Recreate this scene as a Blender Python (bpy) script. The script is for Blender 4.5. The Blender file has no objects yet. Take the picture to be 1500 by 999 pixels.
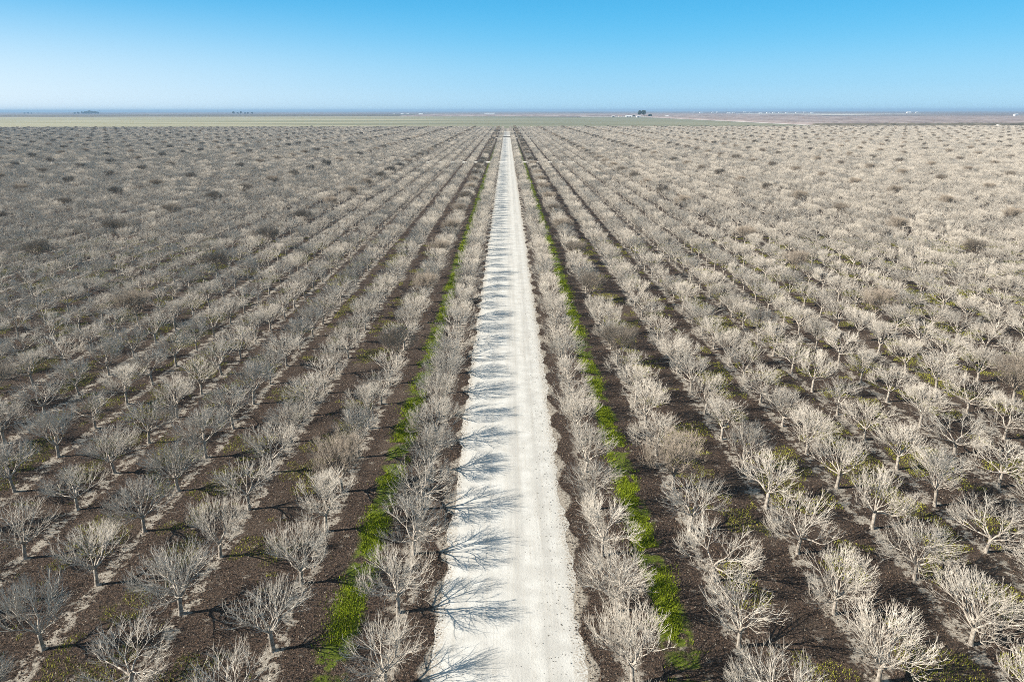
import bpy, math, random
import numpy as np
from mathutils import Vector, Matrix

# ------------------------------------------------------------------ camera
scene = bpy.context.scene
CAM_H = 25.5
F_PX = 1040.0
PITCH = math.atan((499.5 - 162.3) / F_PX)
YAW = math.atan(7.0 / F_PX)
cam_data = bpy.data.cameras.new('camera')
cam_data.sensor_width = 36.0
cam_data.lens = 36.0 * F_PX / 1500.0
cam_data.clip_start = 0.5
cam_data.clip_end = 90000.0
cam = bpy.data.objects.new('camera', cam_data)
scene.collection.objects.link(cam)
cam.location = (0, 0, CAM_H)
cam.rotation_mode = 'YXZ'
view_m = (Matrix.Rotation(-YAW, 4, 'Z') @ Matrix.Rotation(math.pi / 2 - PITCH, 4, 'X')
          @ Matrix.Rotation(math.radians(-0.07), 4, 'Z'))
cam.rotation_mode = 'XYZ'
cam.rotation_euler = view_m.to_euler('XYZ')
scene.camera = cam

# ------------------------------------------------------------------ sky and sun
SUN_EL = math.radians(32.0)
SHADOW_AZ = math.radians(9.0)            # shadows run to +X and a little to +Y
world = bpy.data.worlds.new('World')
scene.world = world
world.use_nodes = True
wn, wl = world.node_tree.nodes, world.node_tree.links
wn.clear()
w_out = wn.new('ShaderNodeOutputWorld')
w_bg = wn.new('ShaderNodeBackground')
w_sky = wn.new('ShaderNodeTexSky')
w_sky.sky_type = 'NISHITA'
w_sky.sun_disc = False
w_sky.sun_elevation = SUN_EL
w_sky.sun_rotation = math.radians(270.0 - 9.0)
w_sky.altitude = 100.0
w_sky.air_density = 1.0
w_sky.dust_density = 1.0
w_sky.ozone_density = 1.0
# the clear air's own gradient: pale at the horizon, azure above, laid over the physical sky
w_tc = wn.new('ShaderNodeTexCoord'); w_sep = wn.new('ShaderNodeSeparateXYZ')
wl.new(w_tc.outputs['Generated'], w_sep.inputs[0])
w_ramp = wn.new('ShaderNodeValToRGB')
w_ramp.color_ramp.interpolation = 'B_SPLINE'
els = w_ramp.color_ramp.elements
for i, (p, c) in enumerate(((0.0, (0.23, 0.385, 0.49)), (0.03, (0.17, 0.35, 0.49)), (0.085, (0.05, 0.28, 0.47)), (0.15, (0.0, 0.205, 0.42)), (0.40, (0.07, 0.17, 0.28)), (1.0, (0.14, 0.17, 0.20)))):
    e_ = els[i] if i < 2 else els.new(p)
    e_.position = p; e_.color = (*c, 1)
wl.new(w_sep.outputs[2], w_ramp.inputs[0])
w_scale = wn.new('ShaderNodeVectorMath'); w_scale.operation = 'SCALE'; w_scale.inputs['Scale'].default_value = 10.0
wl.new(w_ramp.outputs[0], w_scale.inputs[0])
w_mix = wn.new('ShaderNodeMix'); w_mix.data_type = 'RGBA'; w_mix.inputs[0].default_value = 0.92
wl.new(w_sky.outputs[0], w_mix.inputs[6]); wl.new(w_scale.outputs[0], w_mix.inputs[7])
# the horizon haze is whiter towards the sun
w_dot = wn.new('ShaderNodeVectorMath'); w_dot.operation = 'DOT_PRODUCT'
wl.new(w_tc.outputs['Generated'], w_dot.inputs[0]); w_dot.inputs[1].default_value = (-math.cos(SHADOW_AZ), -math.sin(SHADOW_AZ), 0)
w_mr = wn.new('ShaderNodeMapRange'); w_mr.interpolation_type = 'SMOOTHSTEP'
wl.new(w_dot.outputs['Value'], w_mr.inputs[0]); w_mr.inputs[1].default_value = -0.35; w_mr.inputs[2].default_value = 1.0
w_mz = wn.new('ShaderNodeMapRange'); w_mz.interpolation_type = 'SMOOTHSTEP'
wl.new(w_sep.outputs[2], w_mz.inputs[0]); w_mz.inputs[1].default_value = 0.16; w_mz.inputs[2].default_value = -0.02
w_mm = wn.new('ShaderNodeMath'); w_mm.operation = 'MULTIPLY'
wl.new(w_mr.outputs[0], w_mm.inputs[0]); wl.new(w_mz.outputs[0], w_mm.inputs[1])
w_mix2 = wn.new('ShaderNodeMix'); w_mix2.data_type = 'RGBA'
wl.new(w_mm.outputs[0], w_mix2.inputs[0]); wl.new(w_mix.outputs[2], w_mix2.inputs[6]); w_mix2.inputs[7].default_value = (5.2, 5.4, 5.5, 1)
wl.new(w_mix2.outputs[2], w_bg.inputs['Color'])
w_bg.inputs['Strength'].default_value = 0.1
wl.new(w_bg.outputs[0], w_out.inputs['Surface'])

sun_data = bpy.data.lights.new('sun', 'SUN')
sun_data.energy = 5.0
sun_data.angle = math.radians(0.5)
sun_data.color = (1.0, 0.93, 0.82)
sun = bpy.data.objects.new('sun', sun_data)
scene.collection.objects.link(sun)
sun.location = (-60, -10, 60)
sun_dir = Vector((math.cos(SUN_EL) * math.cos(SHADOW_AZ), math.cos(SUN_EL) * math.sin(SHADOW_AZ), -math.sin(SUN_EL)))
sun.rotation_euler = sun_dir.to_track_quat('-Z', 'Y').to_euler()

scene.view_settings.view_transform = 'Standard'
scene.view_settings.look = 'None'
scene.view_settings.gamma = 1.0
scene.view_settings.exposure = 1.0
scene.view_settings.use_curve_mapping = False
scene.render.engine = 'CYCLES'
scene.cycles.max_bounces = 4
scene.cycles.diffuse_bounces = 2
scene.cycles.glossy_bounces = 1
scene.cycles.volume_bounces = 0
scene.cycles.use_denoising = False
scene.cycles.filter_width = 0.9

rng = np.random.default_rng(11)
random.seed(11)
COL = scene.collection

# ------------------------------------------------------------------ layout
ROW = 5.803          # distance between tree rows
STEP = 5.163         # distance between trees in a row
Y_ODD = 31.66 - 5 * STEP
Y_EVEN = Y_ODD - 0.5 * STEP
ROAD_HALF = 3.75
ORCHARD_END = 1118.0
CROSS = [(376, 387), (720, 731), (797, 811), (926, 940)]   # pale tracks crossing the rows
DITCH = (738, 762)

# ------------------------------------------------------------------ helpers
def tag(o, label=None, cat=None, group=None, kind=None):
    if label: o['label'] = label
    if cat: o['category'] = cat
    if group: o['group'] = group
    if kind: o['kind'] = kind
    return o

class MB:
    """collects vertices and faces of one mesh"""
    def __init__(self): self.v = []; self.f = []
    def box(self, x0, x1, y0, y1, z0, z1):
        n = len(self.v)
        self.v += [(x0,y0,z0),(x1,y0,z0),(x1,y1,z0),(x0,y1,z0),(x0,y0,z1),(x1,y0,z1),(x1,y1,z1),(x0,y1,z1)]
        self.f += [tuple(n + i for i in q) for q in ((0,3,2,1),(4,5,6,7),(0,1,5,4),(1,2,6,5),(2,3,7,6),(3,0,4,7))]
        return self
    def tube(self, pts, radii, sides, cap=True):
        n0 = len(self.v)
        k = len(pts)
        up = None
        for i in range(k):
            a = pts[max(i - 1, 0)]; b = pts[min(i + 1, k - 1)]
            d = (b - a)
            if d.length < 1e-9: d = Vector((0, 0, 1))
            d.normalize()
            if up is None:
                up = d.orthogonal().normalized()
            else:
                up = (up - d * up.dot(d))
                up = up.normalized() if up.length > 1e-6 else d.orthogonal().normalized()
            s = d.cross(up)
            for j in range(sides):
                t = 2 * math.pi * j / sides
                p = pts[i] + (up * math.cos(t) + s * math.sin(t)) * radii[i]
                self.v.append((p.x, p.y, p.z))
        for i in range(k - 1):
            for j in range(sides):
                a = n0 + i * sides + j; b = n0 + i * sides + (j + 1) % sides
                self.f.append((a, b, b + sides, a + sides))
        if cap and sides > 3:
            self.f.append(tuple(n0 + (k - 1) * sides + j for j in range(sides)))
        return self
    def mesh(self, name, mat, smooth=False):
        m = bpy.data.meshes.new(name)
        m.from_pydata(self.v, [], self.f)
        m.materials.append(mat)
        if smooth: m.shade_smooth()
        m.update()
        return m
    def build(self, name, mat, parent=None, smooth=False):
        return link(name, self.mesh(name, mat, smooth), parent)

def link(name, mesh, parent=None):
    o = bpy.data.objects.new(name, mesh)
    COL.objects.link(o)
    if parent: o.parent = parent
    return o

def empty(name, loc=(0, 0, 0), rz=0.0):
    o = bpy.data.objects.new(name, None)
    o.empty_display_size = 0.3
    COL.objects.link(o)
    o.location = loc
    o.rotation_euler = (0, 0, rz)
    return o

def copy_tree(o, parent=None):
    c = o.copy()
    COL.objects.link(c)
    c.parent = parent
    for ch in list(o.children):
        copy_tree(ch, c)
    return c

def np_mesh(name, verts, tris, mat, colors=None):
    m = bpy.data.meshes.new(name)
    nv, nf = len(verts), len(tris)
    m.vertices.add(nv); m.vertices.foreach_set('co', np.asarray(verts, np.float32).ravel())
    k = tris.shape[1]
    m.loops.add(nf * k); m.loops.foreach_set('vertex_index', np.asarray(tris, np.int32).ravel())
    m.polygons.add(nf); m.polygons.foreach_set('loop_start', np.arange(0, nf * k, k, dtype=np.int32))
    m.update(calc_edges=True)
    if colors is not None:
        at = m.attributes.new('tint', 'FLOAT_COLOR', 'POINT')
        at.data.foreach_set('color', np.asarray(colors, np.float32).ravel())
    m.materials.append(mat)
    return m

_perm = rng.random((256, 256))
def vnoise(x, y):
    xi = np.floor(x).astype(int); yi = np.floor(y).astype(int)
    fx = x - xi; fy = y - yi
    fx = fx * fx * (3 - 2 * fx); fy = fy * fy * (3 - 2 * fy)
    a = _perm[xi & 255, yi & 255]; b = _perm[(xi + 1) & 255, yi & 255]
    c = _perm[xi & 255, (yi + 1) & 255]; d = _perm[(xi + 1) & 255, (yi + 1) & 255]
    return (a * (1 - fx) + b * fx) * (1 - fy) + (c * (1 - fx) + d * fx) * fy

def in_frame(x, y, margin=0.0):
    """is the ground point about inside the photographed wedge"""
    return np.abs(x) < 0.745 * (y + 3.0) + 8.0 + margin

# ------------------------------------------------------------------ materials
class NT:
    def __init__(self, name):
        self.m = bpy.data.materials.new(name)
        self.m.use_nodes = True
        self.n = self.m.node_tree.nodes; self.l = self.m.node_tree.links
        self.b = self.n['Principled BSDF']
        self.b.inputs['Roughness'].default_value = 0.95
        self.b.inputs['Specular IOR Level'].default_value = 0.15
    def put(self, s, v):
        if isinstance(v, (int, float)): s.default_value = v
        elif isinstance(v, tuple): s.default_value = v if len(v) != 3 or s.type == 'VECTOR' else (*v, 1)
        else: self.l.new(v, s)
    def math(self, op, a, b=0.0, c=None, clamp=False):
        n = self.n.new('ShaderNodeMath'); n.operation = op; n.use_clamp = clamp
        self.put(n.inputs[0], a); self.put(n.inputs[1], b)
        if c is not None: self.put(n.inputs[2], c)
        return n.outputs[0]
    def mix(self, f, a, b):
        n = self.n.new('ShaderNodeMix'); n.data_type = 'RGBA'
        self.put(n.inputs[0], f); self.put(n.inputs[6], a); self.put(n.inputs[7], b)
        return n.outputs[2]
    def pos(self):
        if not hasattr(self, '_pos'):
            g = self.n.new('ShaderNodeNewGeometry'); s = self.n.new('ShaderNodeSeparateXYZ')
            self.l.new(g.outputs['Position'], s.inputs[0])
            self._pos = (g.outputs['Position'], s.outputs[0], s.outputs[1], s.outputs[2])
        return self._pos
    def noise(self, scale, detail=3.0, rough=0.55, stretch=(1, 1, 1), vec=None):
        mp = self.n.new('ShaderNodeMapping'); mp.inputs['Scale'].default_value = stretch
        self.l.new(vec if vec is not None else self.pos()[0], mp.inputs[0])
        n = self.n.new('ShaderNodeTexNoise')
        n.inputs['Scale'].default_value = scale; n.inputs['Detail'].default_value = detail
        n.inputs['Roughness'].default_value = rough
        self.l.new(mp.outputs[0], n.inputs['Vector'])
        return n.outputs[0]
    def step(self, v, lo, hi):
        n = self.n.new('ShaderNodeMapRange'); n.interpolation_type = 'SMOOTHSTEP'
        self.put(n.inputs[0], v); n.inputs[1].default_value = lo; n.inputs[2].default_value = hi
        return n.outputs[0]
    def bump(self, h, strength, dist):
        n = self.n.new('ShaderNodeBump'); n.inputs['Strength'].default_value = strength; n.inputs['Distance'].default_value = dist
        self.l.new(h, n.inputs['Height']); self.l.new(n.outputs[0], self.b.inputs['Normal'])
    def color(self, c): self.put(self.b.inputs['Base Color'], c)

def soil_material():
    t = NT('orchard_soil')
    P, X, Y, Z = t.pos()
    wob = t.math('MULTIPLY', t.math('SUBTRACT', t.noise(0.9, 3.0), 0.5), 1.3)
    xr = t.math('ADD', X, wob)
    # distance to the nearest tree row
    q = t.math('FRACT', t.math('ADD', t.math('DIVIDE', xr, ROW), 100.5))
    dr = t.math('MULTIPLY', t.math('ABSOLUTE', t.math('SUBTRACT', q, 0.5)), ROW)
    big = t.noise(0.16, 3.0); mid = t.noise(1.3, 4.0, 0.65); fine = t.noise(6.0, 4.0, 0.8); tiny = t.noise(16.0, 2.0, 0.7)
    litter = t.mix(t.step(fine, 0.40, 0.62), (0.010, 0.008, 0.007), (0.085, 0.056, 0.040))
    litter = t.mix(t.math('MULTIPLY', t.step(tiny, 0.57, 0.66), 0.75), litter, (0.27, 0.215, 0.17))
    litter = t.mix(t.math('MULTIPLY', t.step(big, 0.5, 0.72), 0.45), litter, (0.12, 0.092, 0.070))
    sand = t.mix(t.step(fine, 0.35, 0.7), (0.24, 0.205, 0.165), (0.47, 0.425, 0.355))
    inrow = t.step(dr, 0.80, 0.2)
    patch = t.step(t.math('ADD', mid, t.math('MULTIPLY', inrow, 0.15)), 0.60, 0.68)
    streak = t.noise(1.0, 4.0, 0.65, (1.5, 0.42, 1))
    first = t.step(t.math('ABSOLUTE', X), 9.0, 7.0)
    patch2 = t.math('MULTIPLY', t.step(t.math('ADD', streak, t.math('MULTIPLY', first, 0.12)), 0.58, 0.65), inrow)
    pm = t.math('MAXIMUM', t.math('MULTIPLY', patch, t.math('ADD', t.math('MULTIPLY', inrow, 0.45), 0.45)), t.math('MULTIPLY', patch2, 0.8))
    # the road's pale spill ends in scallops between lobes of litter
    sc_ = t.math('COSINE', t.math('MULTIPLY', t.math('SUBTRACT', Y, Y_ODD + 1.1), 2 * math.pi / STEP))
    lim = t.math('ADD', t.math('ADD', t.math('MULTIPLY', sc_, 0.38), 3.95), t.math('MULTIPLY', wob, 0.9))
    near_road = t.step(t.math('SUBTRACT', t.math('ABSOLUTE', X), lim), 0.12, -0.12)
    pm = t.math('MAXIMUM', pm, t.math('MULTIPLY', near_road, 0.9))
    col = t.mix(pm, litter, sand)
    # the grassed alley on each side of the road
    da = t.math('ABSOLUTE', t.math('SUBTRACT', t.math('ABSOLUTE', xr), 1.5 * ROW - 0.15))
    gm = t.math('MULTIPLY', t.math('MULTIPLY', t.step(da, 1.0, 0.5), t.step(Y, 720.0, 380.0)), t.step(t.noise(0.6, 3.0), 0.39, 0.50))
    green = t.mix(t.step(fine, 0.35, 0.7), (0.055, 0.078, 0.008), (0.15, 0.19, 0.018))
    col = t.mix(t.math('MULTIPLY', gm, 0.9), col, green)
    # crossing tracks
    cm = None
    for a, b in CROSS:
        c = t.math('MULTIPLY', t.math('GREATER_THAN', Y, a), t.math('LESS_THAN', Y, b))
        cm = c if cm is None else t.math('MAXIMUM', cm, c)
    col = t.mix(cm, col, (0.52, 0.49, 0.43))
    t.color(col)
    h = t.math('ADD', t.math('MULTIPLY', fine, 1.0), t.math('MULTIPLY', tiny, 0.6))
    t.bump(h, 0.9, 0.09)
    return t.m

def plain_land_material():
    t = NT('open_land')
    big = t.noise(0.0016, 5.0, 0.6, (1, 0.5, 1)); mid = t.noise(0.012, 3.0, 0.6, (0.4, 1, 1))
    c = t.mix(t.step(big, 0.38, 0.62), (0.10, 0.075, 0.070), (0.21, 0.17, 0.145))
    c = t.mix(t.math('MULTIPLY', t.step(mid, 0.5, 0.75), 0.5), c, (0.27, 0.24, 0.19))
    t.color(c)
    return t.m

def road_material():
    t = NT('pale_dirt')
    P, X, Y, Z = t.pos()
    st = t.noise(2.2, 4.0, 0.6, (1, 0.03, 1)); st2 = t.noise(7.0, 2.0, 0.6, (1, 0.02, 1))
    mid = t.noise(0.7, 4.0, 0.6); fine = t.noise(9.0, 4.0, 0.7); tiny = t.noise(30.0, 2.0, 0.7)
    c = t.mix(t.step(mid, 0.3, 0.7), (0.44, 0.425, 0.39), (0.55, 0.535, 0.495))
    wheel = t.math('MAXIMUM', t.step(t.math('ABSOLUTE', t.math('SUBTRACT', X, 0.55)), 0.75, 0.2),
                   t.step(t.math('ABSOLUTE', t.math('SUBTRACT', X, 2.15)), 0.6, 0.2))
    wheel2 = t.step(t.math('ABSOLUTE', t.math('ADD', X, 1.3)), 0.5, 0.1)
    c = t.mix(t.math('MULTIPLY', t.math('MULTIPLY', wheel, t.step(st, 0.3, 0.6)), 0.55), c, (0.36, 0.345, 0.315))
    c = t.mix(t.math('MULTIPLY', t.math('MULTIPLY', wheel2, t.step(st, 0.4, 0.6)), 0.28), c, (0.37, 0.355, 0.325))
    c = t.mix(t.math('MULTIPLY', t.step(st2, 0.5, 0.7), 0.25), c, (0.40, 0.36, 0.30))
    c = t.mix(t.math('MULTIPLY', t.step(fine, 0.56, 0.75), 0.4), c, (0.33, 0.305, 0.26))
    edge = t.step(t.math('ADD', t.math('ABSOLUTE', X), t.math('MULTIPLY', t.math('SUBTRACT', mid, 0.5), 1.2)), 3.0, 3.7)
    c = t.mix(t.math('MULTIPLY', edge, t.step(fine, 0.42, 0.6)), c, (0.31, 0.265, 0.21))
    t.color(c)
    t.bump(t.math('ADD', fine, t.math('MULTIPLY', tiny, 0.5)), 0.45, 0.05)
    return t.m

def bark_material(name, base, dark):
    t = NT(name)
    tc = t.n.new('ShaderNodeTexCoord')
    n = t.noise(4.0, 3.0, 0.65, vec=tc.outputs['Object'])
    oi = t.n.new('ShaderNodeObjectInfo')
    c = t.mix(t.step(n, 0.35, 0.65), dark, base)
    v = t.math('ADD', t.math('MULTIPLY', oi.outputs['Random'], 0.14), 0.93)
    mul = t.n.new('ShaderNodeVectorMath'); mul.operation = 'SCALE'
    t.l.new(c, mul.inputs[0]); t.l.new(v, mul.inputs['Scale'])
    t.color(mul.outputs[0])
    n2 = t.noise(30.0, 2.0, 0.6, (1, 1, 0.3), vec=tc.outputs['Object'])
    t.bump(n2, 0.5, 0.02)
    return t.m

def tinted_material(name, rough=0.9):
    t = NT(name)
    a = t.n.new('ShaderNodeAttribute'); a.attribute_name = 'tint'
    t.color(a.outputs['Color']); t.b.inputs['Roughness'].default_value = rough
    return t.m

def mottled(name, c0, c1, scale, stretch=(1, 1, 1), rough=0.95, detail=4.0):
    t = NT(name)
    n = t.noise(scale, detail, 0.6, stretch)
    t.color(t.mix(t.step(n, 0.35, 0.65), c0, c1)); t.b.inputs['Roughness'].default_value = rough
    return t.m

M_soil = soil_material()
M_land = plain_land_material()
M_road = road_material()
M_bark = bark_material('grey_bark', (0.56, 0.51, 0.44), (0.34, 0.30, 0.25))
M_trunk = bark_material('trunk_bark', (0.40, 0.36, 0.31), (0.17, 0.145, 0.12))
M_dark = bark_material('brown_bark', (0.34, 0.285, 0.23), (0.19, 0.16, 0.125))
M_limb = bark_material('limb_bark', (0.47, 0.42, 0.36), (0.24, 0.205, 0.17))
M_tint = tinted_material('mixed_tints')
M_grass = tinted_material('grass_blades')
def field_material():
    t = NT('dry_grass')
    P, X, Y, Z = t.pos()
    n1 = t.noise(0.004, 6.0, 0.65, (0.3, 2.4, 1)); n2 = t.noise(0.0015, 4.0, 0.6, (0.4, 1.6, 1))
    tan = t.mix(t.step(n1, 0.36, 0.64), (0.20, 0.195, 0.115), (0.36, 0.325, 0.215))
    grn = t.mix(t.step(n1, 0.36, 0.64), (0.12, 0.125, 0.075), (0.225, 0.215, 0.145))
    side = t.step(t.math('ADD', X, t.math('MULTIPLY', t.math('SUBTRACT', n2, 0.5), 2600.0)), -700.0, 150.0)
    t.color(t.mix(side, tan, grn))
    return t.m
M_field = field_material()
M_pale = mottled('pale_soil', (0.52, 0.48, 0.42), (0.66, 0.62, 0.55), 0.05)
M_canopy = mottled('bare_canopy', (0.19, 0.150, 0.140), (0.31, 0.255, 0.235), 0.02, (1, 0.5, 1))
M_hedge = mottled('brown_canopy', (0.085, 0.075, 0.055), (0.16, 0.14, 0.105), 0.08)
M_ditch = mottled('dark_wet_soil', (0.035, 0.03, 0.027), (0.07, 0.06, 0.05), 0.3)
M_white = mottled('white_sheet_metal', (0.74, 0.74, 0.73), (0.82, 0.82, 0.81), 0.6, rough=0.5)
M_cream = mottled('cream_wall', (0.50, 0.46, 0.40), (0.60, 0.56, 0.49), 0.6)
M_rust = mottled('rusty_roof', (0.30, 0.19, 0.15), (0.40, 0.28, 0.23), 0.4)
M_door = mottled('dark_opening', (0.05, 0.05, 0.05), (0.08, 0.08, 0.08), 1.0)
M_leaf = tinted_material('evergreen_leaves')
M_steel = mottled('galvanised_steel', (0.30, 0.31, 0.32), (0.38, 0.39, 0.40), 0.5, rough=0.5)

# ------------------------------------------------------------------ ground, road, tracks
FAR = 30000.0
def axis(fine, steps):
    a = list(fine)
    for s in steps: a = [-s] + a + [s]
    return np.array(a, float)

def grid_mesh(name, xs, ys, z, mat):
    gx, gy = np.meshgrid(xs, ys)
    v = np.stack([gx.ravel(), gy.ravel(), np.full(gx.size, z) if np.isscalar(z) else z(gx, gy).ravel()], 1)
    nx = len(xs)
    i, j = np.meshgrid(np.arange(nx - 1), np.arange(len(ys) - 1))
    a = (j * nx + i).ravel()
    return np_mesh(name, v, np.stack([a, a + 1, a + nx + 1, a + nx], 1), mat)

ground_mesh = grid_mesh('ground', axis(np.linspace(-900, 900, 37), [1500, 2500, 4000, 7000, 12000, 20000, FAR]),
                        np.array([-FAR, -12000, -5000, -2000, -900, -400, -200] + list(np.linspace(-100, 1120, 25)) +
                                 [1500, 2500, 4000, 7000, 12000, 20000, FAR]), 0.0, M_land)
ground_mesh.materials.append(M_soil)
for p in ground_mesh.polygons:
    c = p.center
    if abs(c.x) < 900 and -900 < c.y < 1119: p.material_index = 1
tag(link('ground', ground_mesh), 'dark brown orchard soil strewn with dead leaves and pale patches', None, kind='structure')

# the farm road: a thin crowned bed of pale dirt with a ragged edge
ys = np.concatenate([np.arange(-40, 140, 0.3), np.arange(140, 400, 1.0), np.arange(400, 740, 4.0)])
n = len(ys)
def edge(seed):
    e = 0.55 * (vnoise(ys * 0.45 + seed, ys * 0 + seed) - 0.5) + 0.35 * (vnoise(ys * 1.9 + seed, ys * 0 + 7 + seed) - 0.5)
    return e
xl = -ROAD_HALF + edge(3.3) * 0.8; xr_ = ROAD_HALF + edge(41.7)
prof = np.linspace(0, 1, 9)
rv = []
for k, s in enumerate(prof):
    zz = 0.006 + 0.075 * (1 - (2 * s - 1) ** 4)
    rv.append(np.stack([xl + (xr_ - xl) * s, ys, np.full(n, zz)], 1))
rv = np.stack(rv, 1).reshape(-1, 3)
i, j = np.meshgrid(np.arange(8), np.arange(n - 1))
a = (j * 9 + i).ravel()
road_mesh = np_mesh('farm_road', rv, np.stack([a, a + 1, a + 10, a + 9], 1), M_road)
road_mesh.shade_smooth()
tag(link('farm_road', road_mesh), 'straight pale dirt farm road between the tree rows', None, kind='structure')
b = MB(); b.box(-3.75, 3.75, 763, 813, -0.2, 0.06)
tag(b.build('road_stretch', M_road), 'short pale stretch of farm road just past the dark crossing', kind='structure')
b = MB(); b.box(-3.6, 3.6, 816, 925, -0.2, 0.05)
tag(b.build('road_stretch', mottled('grey_gravel', (0.30, 0.285, 0.26), (0.40, 0.38, 0.35), 0.1)), 'greyer gravel stretch of farm road past the ditch', kind='structure')
# ditch across the corridor
b = MB(); b.v = [(-4.5, DITCH[0], 0.02), (4.5, DITCH[0], 0.02), (4.5, DITCH[0] + 3, 0.05), (-4.5, DITCH[0] + 3, 0.05),
                 (-4.5, DITCH[1] - 3, 0.05), (4.5, DITCH[1] - 3, 0.05), (4.5, DITCH[1], 0.02), (-4.5, DITCH[1], 0.02)]
b.f = [(0, 1, 2, 3), (3, 2, 5, 4), (4, 5, 6, 7)]
tag(b.build('dark_crossing', M_ditch), 'dark damp strip of ground across the far end of the road', kind='structure')

# open land beyond the orchard
def sheet(name, pts, z, mat, label):
    m = MB(); m.v = [(x, y, z) for x, y in pts]; m.f = [tuple(range(len(pts)))]
    return tag(m.build(name, mat), label, kind='structure')
sheet('open_field', [(-9000, 1122), (522, 1122), (522, 2750), (-40, 3350), (-9000, 3700)], 0.25, M_field, 'dry yellow grass field turning grey green towards the farm')
sheet('pale_track', [(522, 1240), (536, 1240), (560, 3000), (530, 3000)], 0.6, M_pale, 'pale dirt track along the edge of the green field')
for (x0, x1, y0, y1) in [(-8000, -2500, 4600, 5000), (300, 700, 2950, 3060), (1400, 2000, 3900, 4300), (2900, 3900, 3900, 4300), (600, 3000, 5200, 5600), (-700, -300, 4300, 4500)]:
    sheet('pale_field', [(x0, y0), (x1, y0), (x1, y1), (x0, y1)], 1.0, M_pale, 'pale bare strip of ploughed land on the plain')

def canopy_sheet(name, x0, x1, y0, y1, cell, h, mat, label):
    def z(gx, gy):
        zz = h * (0.75 + 0.5 * rng.random(gx.shape))
        zz[0, :] = 0.3; zz[-1, :] = 0.3; zz[:, 0] = 0.3; zz[:, -1] = 0.3
        return zz
    m = grid_mesh(name, np.arange(x0, x1, cell), np.arange(y0, y1, cell), z, mat)
    return tag(link(name, m), label, kind='stuff')
canopy_sheet('far_orchard', 540, 4200, 1335, 2900, 11.0, 3.6, M_canopy, 'mauve brown far orchard seen as one low mass beside the pale track')
canopy_sheet('far_orchard', -500, 1500, 3450, 5200, 16.0, 3.8, M_canopy, 'mauve far orchard massed behind the green field')
canopy_sheet('far_orchard', -9000, -500, 3750, 4500, 30.0, 4.0, M_hedge, 'dark band of far orchard behind the dry field')
canopy_sheet('brush_band', 540, 2400, 1255, 1325, 5.0, 3.4, M_hedge, 'dark low band of brush in front of the mauve orchard')

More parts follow.
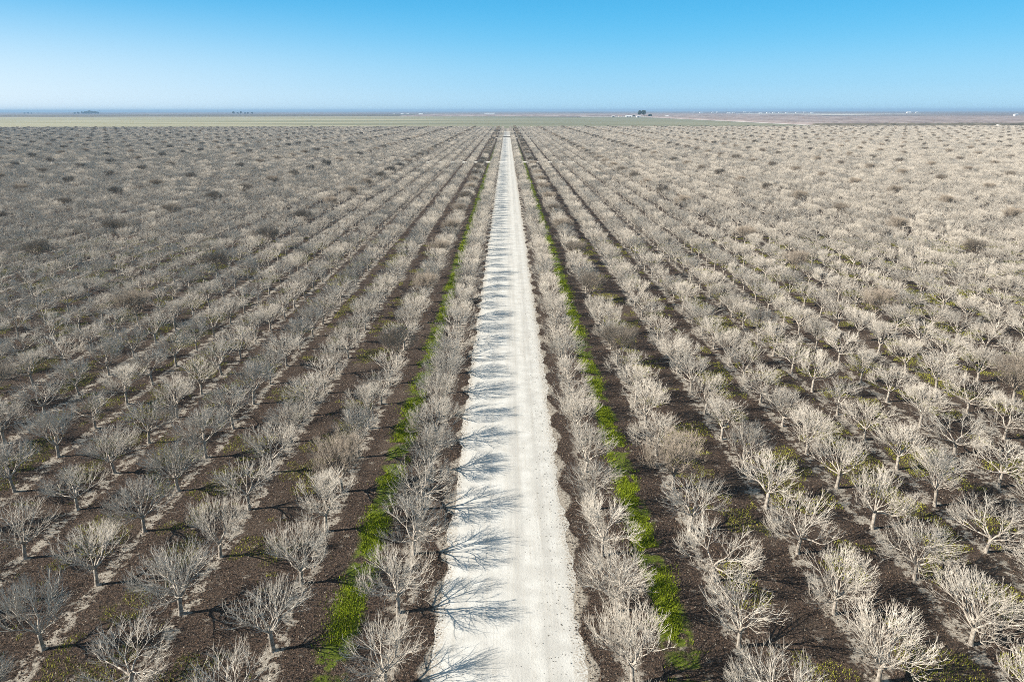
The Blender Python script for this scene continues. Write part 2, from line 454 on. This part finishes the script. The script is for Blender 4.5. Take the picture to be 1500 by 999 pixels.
# ------------------------------------------------------------------ bare orchard trees
class TreeGen:
    def __init__(self, seed, upright=0.0, density=1.0, spread=1.0, n_limb=5, height=1.0):
        self.r = random.Random(seed)
        self.up = upright; self.dens = density; self.spread = spread; self.n_limb = n_limb; self.h = height
        self.trunk = MB(); self.limbs = []; self.crown = MB()
        self.make()
    def rv(self, s):
        r = self.r
        return Vector((r.gauss(0, s), r.gauss(0, s), r.gauss(0, s)))
    def branch(self, mb, p, d, length, r0, r1, segs, sides, wob, lift):
        pts = [p.copy()]; rad = [r0]
        for i in range(segs):
            d = (d + self.rv(wob) + Vector((0, 0, lift))).normalized()
            p = p + d * (length / segs)
            pts.append(p.copy()); rad.append(r0 + (r1 - r0) * (i + 1) / segs)
        mb.tube(pts, rad, sides)
        return pts, d
    def kids(self, d, ang, k):
        """k directions round d"""
        a0 = self.r.random() * 6.283
        o = d.orthogonal().normalized(); s = d.cross(o)
        out = []
        for i in range(k):
            t = a0 + 6.283 * i / k + self.r.uniform(-0.5, 0.5)
            g = ang * self.r.uniform(0.6, 1.3)
            out.append((d * math.cos(g) + (o * math.cos(t) + s * math.sin(t)) * math.sin(g)).normalized())
        return out
    def make(self):
        r = self.r
        th = r.uniform(0.95, 1.25)
        lean = Vector((r.uniform(-.09, .09), r.uniform(-.09, .09), 0))
        pts = [Vector((0, 0, -0.05)), Vector((0, 0, 0.10)) , lean * .4 + Vector((0, 0, th * .45)), lean * .8 + Vector((0, 0, th * .85)), lean + Vector((0, 0, th))]
        self.trunk.tube(pts, [0.17, 0.125, 0.105, 0.108, 0.085], 8)
        top = pts[-1]
        a0 = r.random() * 6.283
        inner = 2 if self.n_limb < 6 else 3
        for i in range(self.n_limb + inner):
            if i < self.n_limb:
                t = a0 + 6.283 * i / self.n_limb + r.uniform(-.25, .25)
                el = math.radians(r.uniform(20, 42) + 24 * self.up)
            else:
                t = a0 + 1.0 + 6.283 * (i - self.n_limb) / inner + r.uniform(-.4, .4)
                el = math.radians(r.uniform(56, 76))
            d = Vector((math.cos(t) * math.cos(el), math.sin(t) * math.cos(el), math.sin(el)))
            mb = MB()
            L = r.uniform(0.65, 1.0) * self.h
            bp, de = self.branch(mb, top - Vector((0, 0, r.uniform(0.02, 0.16))), d, L, 0.060, 0.040, 4, 6, 0.12, 0.03 + 0.1 * self.up)
            self.limbs.append(mb)
            self.fork(mb, bp, de, 1, 0.031)
    def fork(self, mb, bp, d, level, rad):
        r = self.r
        tip = bp[-1]
        if level == 1: k, L, segs, sides, ang, wob, lift = r.choice((2, 2, 3)), r.uniform(.70, 1.0), 3, 5, .50, .10, .03
        elif level == 2: k, L, segs, sides, ang, wob, lift = r.choice((2, 3, 3)), r.uniform(.55, .90), 3, 4, .48, .10, .03
        elif level == 3: k, L, segs, sides, ang, wob, lift = r.choice((2, 3, 3, 4)), r.uniform(.45, .80), 3, 3, .48, .10, .03
        else: k, L, segs, sides, ang, wob, lift = r.choice((2, 3, 3, 4)), r.uniform(.30, .72), 2, 3, .5, .11, .04
        if level >= 3: k = max(2, int(round(k * self.dens)))
        L *= self.h
        starts = [(tip, d)] * k
        if level >= 2:                               # side shoots along the parent
            for q in bp[1:-1]:
                if r.random() < 0.68 * self.dens: starts.append((q, (d + self.rv(.3)).normalized()))
        dirs = self.kids(d, ang * self.spread, k)
        for i, (q, dd) in enumerate(starts):
            d2 = dirs[i] if i < k else self.kids(dd, .75, 1)[0]
            out = Vector((q.x, q.y, 0)); out = out.normalized() if out.length > .2 else Vector((0, 0, 0))
            d2 = (d2 + Vector((0, 0, 0.06 + 0.45 * self.up)) + out * (0.16 - 0.2 * self.up)).normalized()
            if q.z < 1.5 and d2.z < 0.1: d2.z = 0.15; d2.normalize()
            if d2.z < -0.25: d2.z = -0.05; d2.normalize()
            l2 = L * (1.0 if i < k else .75) * r.uniform(.8, 1.2)
            target = mb if level == 1 else self.crown
            r0 = rad * (1.0 if i < k else .72); r1 = r0 * .66
            tip2 = q + d2 * l2                        # crowns keep to about the room they have in the row
            reach = math.hypot(tip2.x, tip2.y) / (2.02 - .15 * self.up)
            if reach > 1.0:
                l2 *= max(.4, 1.0 - 1.1 * (reach - 1.0)) * r.uniform(.75, 1.25); d2 = (d2 + Vector((0, 0, .2)) - out * .15).normalized()
            if tip2.z > 3.45 * self.h: l2 *= .55
            bp2, de = self.branch(target, q, d2, l2, r0, r1 if level < 4 else r0 * .42, segs, sides, wob, lift + 0.08 * self.up)
            if level < 4:
                self.fork(mb, bp2, de, level + 1, max(0.0058, rad * .60))

STYLES = []   # (shape words, TreeGen, bark)
def style(word, mat, **kw):
    STYLES.append((word, TreeGen(100 + len(STYLES) * 7, **kw), mat))
for q in range(6): style('wide spreading', M_bark, upright=0.0, spread=1.05, n_limb=5 + q % 2, height=.92)
for q in range(6): style('evenly rounded', M_bark, upright=0.18, spread=1.0, n_limb=5 + q % 2, height=.94)
for q in range(3): style('tall upright', M_bark, upright=0.42, spread=.95, n_limb=5, height=1.0)
for q in range(2): style('sparse low', M_bark, upright=0.1, spread=1.0, density=.8, n_limb=5, height=.88)
FEMALE = len(STYLES)
for q in range(3): style('dense dark twigged', M_dark, upright=0.35, spread=1.0, density=1.32, n_limb=6, height=1.02)

PROTO = []
JOINED = []
for w, g, mat in STYLES:
    tm = g.trunk.mesh('trunk', M_trunk, True)
    lms = [lm.mesh('limb', M_limb if mat is M_bark else mat, True) for lm in g.limbs]
    cm_ = g.crown.mesh('crown', mat)
    PROTO.append((w, tm, lms, cm_))
    j = MB(); mi = []
    for mb, idx in [(g.trunk, 0)] + [(x, 1) for x in g.limbs] + [(g.crown, 1)]:
        n0 = len(j.v); j.v += mb.v; j.f += [tuple(n0 + i for i in f) for f in mb.f]; mi += [idx] * len(mb.f)
    jm = j.mesh('whole_tree', M_trunk); jm.materials.append(mat)
    jm.polygons.foreach_set('material_index', np.array(mi, np.int32))
    JOINED.append(jm)
print('tree tris', [sum(len(f) - 2 for f in [p.vertices for p in m.polygons]) for m in JOINED])

sites = []
k_max = int((0.745 * ORCHARD_END + 60) / ROW)
for k in list(range(-k_max, 0)) + list(range(1, k_max + 1)):
    y0 = Y_ODD if k % 2 else Y_EVEN
    n_y = int((ORCHARD_END - y0) / STEP)
    ii = np.arange(-3, n_y)
    yy = y0 + ii * STEP
    xx = np.full(len(yy), k * ROW)
    ok = in_frame(xx, np.maximum(yy, 5.0), 30.0)
    for a, b2 in CROSS: ok &= ~((yy > a) & (yy < b2))
    male_row = (k - 2) % 6 == 0 if k > 0 else (-k - 2) % 6 == 0
    for i_, y_ in zip(ii[ok], yy[ok]):
        male = male_row and (i_ - (1 if (abs(k) // 6) % 2 else 3)) % 5 == 0
        sites.append((k, float(y_), male))
R2 = np.random.default_rng(5)
data = []
for k, y, male in sites:
    v = FEMALE + int(R2.integers(0, 3)) if male else int(R2.integers(0, FEMALE if y < 150 else 12))
    x = k * ROW + R2.normal(0, 0.07)
    yy = y + R2.normal(0, 0.10)
    sc = R2.normal(1.0, 0.035) * (1.10 if male else 1.0)
    # a few replants
    if R2.random() < 0.012 and y > 70: sc *= 0.62
    data.append((k, x, yy, v, math.pi * int(R2.integers(0, 2)) + R2.normal(0, .35), float(np.clip(sc, .55, 1.35))))

def visible(x, y):
    d = y * math.cos(PITCH) + (CAM_H - 2.0) * math.sin(PITCH)
    u = F_PX * (x * math.cos(YAW) - y * math.sin(YAW)) / d
    v_ = F_PX * ((CAM_H - 2.0) * math.cos(PITCH) - y * math.sin(PITCH)) / d
    return abs(u) < 775 and v_ < 530 and d > 0
near = sorted([t for t in data if visible(t[1], t[2])], key=lambda t: math.hypot(t[1], t[2]))[:300]
near_set = set(id(t) for t in near)
ORD = ['', 'first', 'second', 'third', 'fourth', 'fifth', 'sixth', 'seventh', 'eighth', 'ninth', 'tenth', 'eleventh', 'twelfth',
       'thirteenth', 'fourteenth', 'fifteenth', 'sixteenth', 'seventeenth', 'eighteenth', 'nineteenth', 'twentieth']
for t in near:
    k, x, y, v, rz, sc = t
    w, tm, lms, cm_ = PROTO[v]
    e = empty('orchard_tree', (x, y, 0), rz)
    rt = random.Random(int(x * 100) * 7919 + int(y * 100))
    e.rotation_euler = (rt.gauss(0, .035), rt.gauss(0, .035), rz)
    e.scale = (sc * rt.uniform(.90, .96), sc * rt.uniform(1.06, 1.14), sc * (0.94 + 0.12 * ((v * 37 + k) % 7) / 7))
    side = 'its sunward side' if k < 0 else 'the side away from sun'
    big = 'smaller ' if sc < (.968 if v < FEMALE else 1.07) else 'larger ' if sc > (1.032 if v < FEMALE else 1.14) else ''
    tag(e, f'{big}{w} bare tree, {ORD[abs(k)]} row from road on {side}', 'tree', 'bare orchard trees planted in rows')
    link('trunk', tm, e)
    for lm in lms: link('limb', lm, e)
    link('crown', cm_, e)
print('near trees to', max(math.hypot(t[1], t[2]) for t in near), 'rows', min(t[0] for t in near), max(t[0] for t in near))

rest = [t for t in data if id(t) not in near_set]
print('rest', len(rest))
pm = bpy.data.meshes.new('orchard_beyond')
pm.from_pydata([(t[1], t[2], 0.0) for t in rest], [], [])
for nm, ty, idx in (('variant', 'INT', 3), ('turn', 'FLOAT', 4), ('size', 'FLOAT', 5)):
    at = pm.attributes.new(nm, ty, 'POINT')
    at.data.foreach_set('value', np.array([t[idx] for t in rest], np.int32 if ty == 'INT' else np.float32))
orch = link('orchard_beyond', pm)
tag(orch, 'bare grey orchard rows running away towards the open fields', 'orchard', kind='stuff')
ng = bpy.data.node_groups.new('plant_rows', 'GeometryNodeTree')
ng.interface.new_socket('Geometry', in_out='INPUT', socket_type='NodeSocketGeometry')
ng.interface.new_socket('Geometry', in_out='OUTPUT', socket_type='NodeSocketGeometry')
N, Lk = ng.nodes, ng.links
gi = N.new('NodeGroupInput'); go = N.new('NodeGroupOutput')
join = N.new('GeometryNodeJoinGeometry')
for jm in reversed(JOINED):
    so = bpy.data.objects.new('tree_shape', jm)      # never linked to the scene: only the source of the instances
    oi = N.new('GeometryNodeObjectInfo'); oi.inputs['Object'].default_value = so; oi.inputs['As Instance'].default_value = True
    Lk.new(oi.outputs['Geometry'], join.inputs[0])
iop = N.new('GeometryNodeInstanceOnPoints')
Lk.new(gi.outputs[0], iop.inputs['Points']); Lk.new(join.outputs[0], iop.inputs['Instance'])
iop.inputs['Pick Instance'].default_value = True
def named(nm, ty):
    q = N.new('GeometryNodeInputNamedAttribute'); q.data_type = ty; q.inputs[0].default_value = nm
    return q.outputs[0]
Lk.new(named('variant', 'INT'), iop.inputs['Instance Index'])
cx = N.new('ShaderNodeCombineXYZ'); Lk.new(named('turn', 'FLOAT'), cx.inputs[2]); Lk.new(cx.outputs[0], iop.inputs['Rotation'])
sv = N.new('ShaderNodeVectorMath'); sv.operation = 'SCALE'; sv.inputs[0].default_value = (.93, 1.10, 1.0)
Lk.new(named('size', 'FLOAT'), sv.inputs['Scale']); Lk.new(sv.outputs[0], iop.inputs['Scale'])
Lk.new(iop.outputs[0], go.inputs[0])
orch.modifiers.new('plant_rows', 'NODES').node_group = ng

# ------------------------------------------------------------------ grass, litter, stones
def blades(px, py, h, wdt, lean, cols):
    n = len(px)
    a = rng.random(n) * 6.283
    hx, hy = np.cos(a) * wdt / 2, np.sin(a) * wdt / 2
    b_ = rng.random(n) * 6.283
    lx, ly = np.cos(b_) * lean * h, np.sin(b_) * lean * h
    v = np.zeros((n, 3, 3), np.float32)
    v[:, 0] = np.stack([px - hx, py - hy, np.full(n, -0.01)], 1)
    v[:, 1] = np.stack([px + hx, py + hy, np.full(n, -0.01)], 1)
    v[:, 2] = np.stack([px + lx, py + ly, h], 1)
    return v.reshape(-1, 3), np.arange(n * 3).reshape(-1, 3), np.repeat(cols, 3, 0)

GX, GY = [], []
for side in (-1, 1):
    for y0, y1, dens in ((12, 60, 420), (60, 140, 230), (140, 375, 110)):
        m_ = int(2.6 * (y1 - y0) * dens)
        y = rng.uniform(y0, y1, m_); x = rng.normal(0, 0.5, m_)
        keep = vnoise(x * 0.9 + 50 * side, y * 0.55) + 0.35 * vnoise(x * 3 + 9, y * 3) > 0.58 + 0.2 * np.abs(x)
        GX.append((side * (1.5 * ROW - 0.15) + x)[keep]); GY.append(y[keep])
gx, gy = np.concatenate(GX), np.concatenate(GY)
t_ = vnoise(gx * 1.7, gy * 1.7)[:, None] * 0.6 + rng.random((len(gx), 1)) * 0.4
cols = np.concatenate([np.array([[0.09, 0.13, 0.008]]) * (1 - t_) + np.array([[0.32, 0.38, 0.024]]) * t_, np.ones((len(gx), 1))], 1)
v, f, c = blades(gx, gy, rng.uniform(.06, .2, len(gx)), rng.uniform(.02, .045, len(gx)), 0.6, cols)
tag(link('grass', np_mesh('grass', v, f, M_grass, c)), 'bright green grass strips in the alleys next to the roadside tree rows', kind='stuff')
# scattered weeds in the other alleys
m_ = 4200000
y = 14 + 136 * rng.random(m_) ** 1.25 ; x = rng.uniform(-118, 118, m_)
q = np.abs(((x / ROW + 100.0) % 1.0) - 0.5) * ROW          # 0 in mid-alley
keep = in_frame(x, y) & (np.abs(x) > 1.9 * ROW) & (q < 2.3)
keep &= vnoise(x * 0.45 + 11, y * 0.4) * 0.6 + vnoise(x * 1.4, y * 1.4 + 5) * 0.4 > 0.525 + 0.05 * q
x, y = x[keep], y[keep]
t_ = vnoise(x * .8, y * .8)[:, None] * .6 + rng.random((len(x), 1)) * .4
cols = np.concatenate([np.array([[0.13, 0.15, 0.016]]) * (1 - t_) + np.array([[0.46, 0.45, 0.07]]) * t_, np.ones((len(x), 1))], 1)
print('grass', len(gx), 'weeds', len(x))
v, f, c = blades(x, y, rng.uniform(.04, .15, len(x)), rng.uniform(.015, .04, len(x)), 0.6, cols)
tag(link('weeds', np_mesh('weeds', v, f, M_grass, c)), 'thin yellow green weeds growing under the trees', kind='stuff')

def lumps(px, py, s, zb, cols):
    n = len(px)
    base = np.array([[1, 0, -.2], [-.5, .87, -.2], [-.5, -.87, -.2], [0.1, 0, .75]])
    a = rng.random(n) * 6.283
    ca, sa = np.cos(a), np.sin(a)
    jit = rng.uniform(.6, 1.3, (n, 4, 1))
    p = base[None] * jit * s[:, None, None]
    v = np.stack([p[..., 0] * ca[:, None] - p[..., 1] * sa[:, None] + px[:, None],
                  p[..., 0] * sa[:, None] + p[..., 1] * ca[:, None] + py[:, None], p[..., 2] + zb[:, None]], -1)
    f0 = np.array([[0, 1, 3], [1, 2, 3], [2, 0, 3]])
    f = (np.arange(n)[:, None, None] * 4 + f0[None]).reshape(-1, 3)
    return v.reshape(-1, 3), f, np.repeat(cols, 4, 0)

m_ = 420000
y = 14 + 86 * rng.random(m_) ** 1.35; x = rng.uniform(-80, 80, m_)
keep = in_frame(x, y) & (np.abs(x) > 3.85 + 0.38 * np.cos((y - Y_ODD - 1.1) * 6.2832 / STEP) + 0.5 * (vnoise(y * 1.3, x * 0 + np.sign(x) * 3) - .5))
x, y = x[keep], y[keep]
pal = np.array([[.022, .016, .013], [.05, .035, .026], [.10, .068, .048], [.15, .11, .08], [.26, .22, .175]])
w_ = rng.choice(5, len(x), p=[.30, .30, .22, .12, .06])
cols = np.concatenate([pal[w_] * rng.uniform(.8, 1.2, (len(x), 1)), np.ones((len(x), 1))], 1)
v, f, c = lumps(x, y, rng.uniform(.025, .085, len(x)), np.zeros(len(x)), cols)
tag(link('leaf_litter', np_mesh('leaf_litter', v, f, M_tint, c)), 'dark brown litter of dead leaves and clods on the orchard soil', kind='stuff')
# litter blown in lobes over the road edges
m_ = 6000
y = 12 + 120 * rng.random(m_) ** 1.3; sd = rng.choice([-1, 1], m_)
off = np.abs(rng.normal(0, .6, m_)) - .25
lobe = 0.15 + 0.85 * np.clip(np.cos((y - Y_ODD + np.where(sd > 0, 2.0, 0.6)) / STEP * 6.283) * .5 + vnoise(y * .8, sd * 5.0), 0, 1)
keep = off < lobe * 0.9
x = sd * (ROAD_HALF + .22 - off)[...]; x, y, off = x[keep], y[keep], off[keep]
w_ = rng.choice(5, len(x), p=[.36, .34, .2, .08, .02])
cols = np.concatenate([pal[w_], np.ones((len(x), 1))], 1)
v, f, c = lumps(x, y, rng.uniform(.02, .055, len(x)), np.full(len(x), 0.03), cols)
tag(link('leaf_litter', np_mesh('leaf_litter', v, f, M_tint, c)), 'brown dead leaves drifted along both edges of the dirt road', kind='stuff')
m_ = 2600
y = 14 + 90 * rng.random(m_) ** 1.3; x = np.where(rng.random(m_) < .65, rng.normal(2.3, .8, m_), rng.uniform(-3.5, 3.5, m_))
x = np.clip(x, -3.5, 3.5)
g_ = rng.uniform(.09, .34, (m_, 1)); cols = np.concatenate([g_ * np.array([[1, .93, .84]]), np.ones((m_, 1))], 1)
v, f, c = lumps(x, y, np.abs(rng.normal(.022, .014, m_)) + .008, np.full(m_, 0.072), cols)
tag(link('gravel', np_mesh('gravel', v, f, M_tint, c)), 'scattered small stones and crumbs on the pale dirt road', kind='stuff')

# ------------------------------------------------------------------ far farm, trees, pylons
def place(px, v):                                    # where a pixel column meets the ground v rows under the horizon
    d = F_PX * CAM_H / math.cos(PITCH) / v
    return (px - 743) / v / math.cos(PITCH) * CAM_H, (d - CAM_H * math.sin(PITCH)) / math.cos(PITCH)

def building(name, px, v, wid, dep, hgt, wall, roof, label, rz=0.0, pitch=.28, doors=1, group='farm buildings on the plain'):
    x, y = place(px, v)
    e = empty(name, (x, y, 0), rz)
    tag(e, label, 'building', group)
    MB().box(-wid / 2, wid / 2, -dep / 2, dep / 2, -0.3, hgt).build('wall', wall, e)
    r = MB(); rh = dep / 2 * pitch; o = .5; t = .25
    r.v = [(-wid/2-o, -dep/2-o, hgt+.01), (wid/2+o, -dep/2-o, hgt+.01), (wid/2+o, 0, hgt+rh), (-wid/2-o, 0, hgt+rh), (-wid/2-o, dep/2+o, hgt+.01), (wid/2+o, dep/2+o, hgt+.01)]
    r.v += [(a_, b_, c_ + t) for a_, b_, c_ in r.v]
    r.f = [(6,7,8,9),(9,8,11,10),(1,0,3,2),(2,3,4,5),(0,1,7,6),(5,4,10,11),(1,2,8,7),(2,5,11,8),(3,0,6,9),(4,3,9,10)]
    r.build('roof', roof, e)
    for i in range(doors):
        cx_ = wid * ((i + 1) / (doors + 1) - .5)
        MB().box(cx_ - 1.7, cx_ + 1.7, -dep / 2 - .08, -dep / 2 + .05, 0, min(3.2, hgt * .8)).build('door', M_door, e)
    return e
building('long_shed', 922, 9.8, 24, 10, 4.8, M_white, M_white, 'long white farm shed beside the tall dark tree', doors=3)
building('farm_shed', 936, 10.4, 15, 9, 4.2, M_white, M_white, 'short white shed directly under the tall dark tree', doors=1)
building('farm_house', 909, 9.6, 13, 9, 3.6, M_cream, M_rust, 'cream farmhouse with reddish roof at the end of the white sheds', doors=1)
building('farm_shed', 899, 9.9, 11, 8, 3.6, M_cream, M_white, 'small cream shed standing apart beyond the reddish roofed house', doors=1)
building('farm_shed', 978, 10.3, 9, 8, 5.0, M_white, M_white, 'small square white shed alone beside the round bush', doors=1)
building('farm_shed', 946, 9.2, 16, 9, 3.4, M_cream, M_rust, 'low shed with reddish roof between tall tree and round bush', doors=2)
building('long_barn', 718, 6.2, 62, 22, 7.0, M_white, M_white, 'very long white barn far out on the plain', doors=4)
building('white_barn', 1334, 4.6, 34, 18, 10.0, M_white, M_white, 'bright white barn far off among blue haze', doors=2)
building('white_barn', 1346, 4.4, 22, 14, 8.0, M_cream, M_white, 'smaller cream barn next to the bright white barn', doors=1)
building('white_barn', 1492, 9.0, 15, 12, 7.0, M_white, M_white, 'white barn at the edge of the mauve orchard', doors=2)
rb = random.Random(4)
for i in range(16):
    building('distant_shed', 1020 + i * 11.5 + rb.uniform(-4, 4), rb.uniform(3.2, 5.4), rb.uniform(14, 30), 12, rb.uniform(5, 8), M_white, M_white,
             'tiny pale shed scattered along the hazy horizon', doors=1, group='sheds along the horizon')
for i in range(4):
    building('distant_shed', 575 + i * 13 + rb.uniform(-4, 4), rb.uniform(5.4, 6.6), rb.uniform(14, 26), 12, rb.uniform(5, 7), M_cream, M_white,
             'tiny cream shed at the far edge of the dry field', doors=1, group='sheds behind the dry field')

def leafy(seed, h, w, lobes, trunk_h, n_leaf):
    r = np.random.default_rng(seed)
    cs = []
    for i in range(lobes):
        a = r.random() * 6.283; q = r.random() ** .5 * w * .33
        cs.append((math.cos(a) * q, math.sin(a) * q, trunk_h + (h - trunk_h) * r.uniform(.3, .8), w * r.uniform(.16, .27)))
    cs = np.array(cs)
    ci = r.integers(0, lobes, n_leaf)
    d = r.normal(0, 1, (n_leaf, 3)); d /= np.linalg.norm(d, axis=1)[:, None]
    p = cs[ci, :3] + d * cs[ci, 3:4] * (r.random((n_leaf, 1)) ** .45) * np.array([[1, 1, 1.15]])
    p[:, 2] = np.clip(p[:, 2], trunk_h * .6, h)
    s = w * .055
    tri = p[:, None] + r.normal(0, s, (n_leaf, 3, 3))
    g = r.random((n_leaf, 1))
    c = np.concatenate([np.array([[.022, .034, .016]]) * (1 - g) + np.array([[.06, .08, .035]]) * g, np.ones((n_leaf, 1))], 1)
    crown = np_mesh('crown', tri.reshape(-1, 3), np.arange(n_leaf * 3).reshape(-1, 3), M_leaf, np.repeat(c, 3, 0))
    tb = MB()
    tb.tube([Vector((0, 0, -.3)), Vector((0, 0, trunk_h)), Vector((w * .03, 0, h * .6))], [h * .028, h * .02, h * .01], 7)
    for q in cs:
        tb.tube([Vector((0, 0, trunk_h * .8)), Vector((q[0] * .5, q[1] * .5, (trunk_h + q[2]) / 2)), Vector(q[:3])], [h * .012, h * .009, h * .004], 5)
    return tb.mesh('trunk', M_dark), crown
SHAPES = [leafy(1, 24, 17, 9, 6, 2600), leafy(2, 9, 15, 7, 1.5, 1600), leafy(3, 20, 26, 9, 3, 2400), leafy(4, 16, 13, 7, 3, 1600)]
def far_tree(shape, px, v, s, label, group=None, name='evergreen_tree', rz=0.0):
    x, y = place(px, v)
    e = empty(name, (x, y, 0), rz)
    e.scale = (s, s, s)
    tag(e, label, 'tree', group)
    link('trunk', SHAPES[shape][0], e); link('crown', SHAPES[shape][1], e)
far_tree(0, 938.3, 9.6, 1.12, 'tall dark evergreen tree towering over the white sheds', 'farm trees', rz=.4)
far_tree(0, 943.2, 9.5, 1.15, 'tall dark evergreen standing against its twin, on the bush side', 'farm trees', rz=2.1)
far_tree(1, 953.5, 9.5, 1.1, 'low round dark bush tree beside the farm sheds', 'farm trees')
far_tree(1, 930, 9.3, .7, 'small dark bush tree behind the white farm sheds', 'farm trees', rz=1.)
for i, (px, s) in enumerate([(113, .75), (118, .85), (124, 1.0), (129, 1.1), (134, 1.35), (138, 1.2), (143, 1.1), (146, .95)]):
    far_tree(2, px, 4.4, s, 'evergreen tree in the long blue hazy clump on the horizon', 'hazy clump of trees', rz=i * 1.3)
for i, (px, s) in enumerate([(40, .6), (45, .75), (50, .5)]):
    far_tree(2, px, 4.0, s, 'small tree in the faint short clump on the horizon', 'faint clump of trees', rz=i * 1.7)
for i, (px, s) in enumerate([(344, 1.05), (350, .85), (354.5, 1.1), (361, .8), (365, .75), (371.5, .9)]):
    far_tree(3, px, 5.4, s * 1.25, 'dark tree in the loose line behind the dry field', 'loose line of trees', rz=i * 1.1)

# transmission pylons far out on the plain
pr = None
for px in (17, 60, 105, 150, 192, 235, 277, 321, 1065, 1378, 1420):
    x, y = place(px, 4.0)
    if pr is None:
        pr = empty('transmission_pylon', (0, 0, 0))
        tag(pr, 'thin steel transmission pylon on the hazy horizon', 'pylon', 'transmission pylons on the horizon')
        for sx in (-1, 1):
            for sy in (-1, 1):
                MB().tube([Vector((sx * 3.4, sy * 3.4, -.3)), Vector((sx * 1.0, sy * 1.0, 24)), Vector((sx * .25, sy * .25, 40))], [.28, .24, .18], 4).build('leg', M_steel, pr)
        for z, hw in ((26, 7.0), (31, 5.6), (36, 4.2)):
            MB().tube([Vector((-hw, 0, z)), Vector((0, 0, z + .9)), Vector((hw, 0, z))], [.15, .4, .15], 4).build('crossarm', M_steel, pr)
        br = MB()
        for z0, z1 in ((0, 8), (8, 15), (15, 21), (21, 26)):
            for sy in (-1, 1):
                h0 = 3.4 - 2.4 * z0 / 24; h1 = 3.4 - 2.4 * min(z1, 24) / 24
                br.tube([Vector((-h0, sy * h0, z0)), Vector((h1, sy * h1, z1))], [.13, .13], 3)
                br.tube([Vector((h0, sy * h0, z0)), Vector((-h1, sy * h1, z1))], [.13, .13], 3)
        br.build('bracing', M_steel, pr)
        o = pr
    else:
        o = copy_tree(pr)
    o.location = (x, y, 0)
    o.rotation_euler = (0, 0, .5)

# heap of pale earth near the far edge of the orchard
def heap(px, v, rad, h, label):
    x, y = place(px, v)
    m = MB(); rr = random.Random(px)
    rings = 6; seg = 18
    m.v.append((0, 0, h))
    for i in range(1, rings + 1):
        for j in range(seg):
            t = 6.283 * j / seg; q = rad * i / rings * rr.uniform(.9, 1.1)
            m.v.append((math.cos(t) * q, math.sin(t) * q * .7, -.2 if i == rings else h * (1 - (i / rings) ** 1.3) * rr.uniform(.85, 1.12)))
    for j in range(seg): m.f.append((0, 1 + j, 1 + (j + 1) % seg))
    for i in range(rings - 1):
        for j in range(seg):
            a_ = 1 + i * seg + j; b_ = 1 + i * seg + (j + 1) % seg
            m.f.append((a_, a_ + seg, b_ + seg, b_))
    o = m.build('earth_heap', M_cream, smooth=True); o.location = (x, y, 0)
    tag(o, label, 'heap', None)
heap(1465, 25.5, 6.0, 4.6, 'low pale heap of earth at the far edge of the orchard')

# ------------------------------------------------------------------ haze over the whole plain
hz = NT('haze_air')
hz.n.remove(hz.b)
pv = hz.n.new('ShaderNodeVolumePrincipled')
pv.inputs['Color'].default_value = (0.34, 0.53, 0.74, 1)
pv.inputs['Density'].default_value = 1.0e-4
pv.inputs['Anisotropy'].default_value = 0.0
hz.l.new(pv.outputs[0], hz.n['Material Output'].inputs['Volume'])
b = MB().box(-FAR - 400, FAR + 400, -FAR - 400, FAR + 400, -1.2, 52.0)
tag(b.build('haze', hz.m), 'thin blue haze lying over the whole plain', kind='stuff')
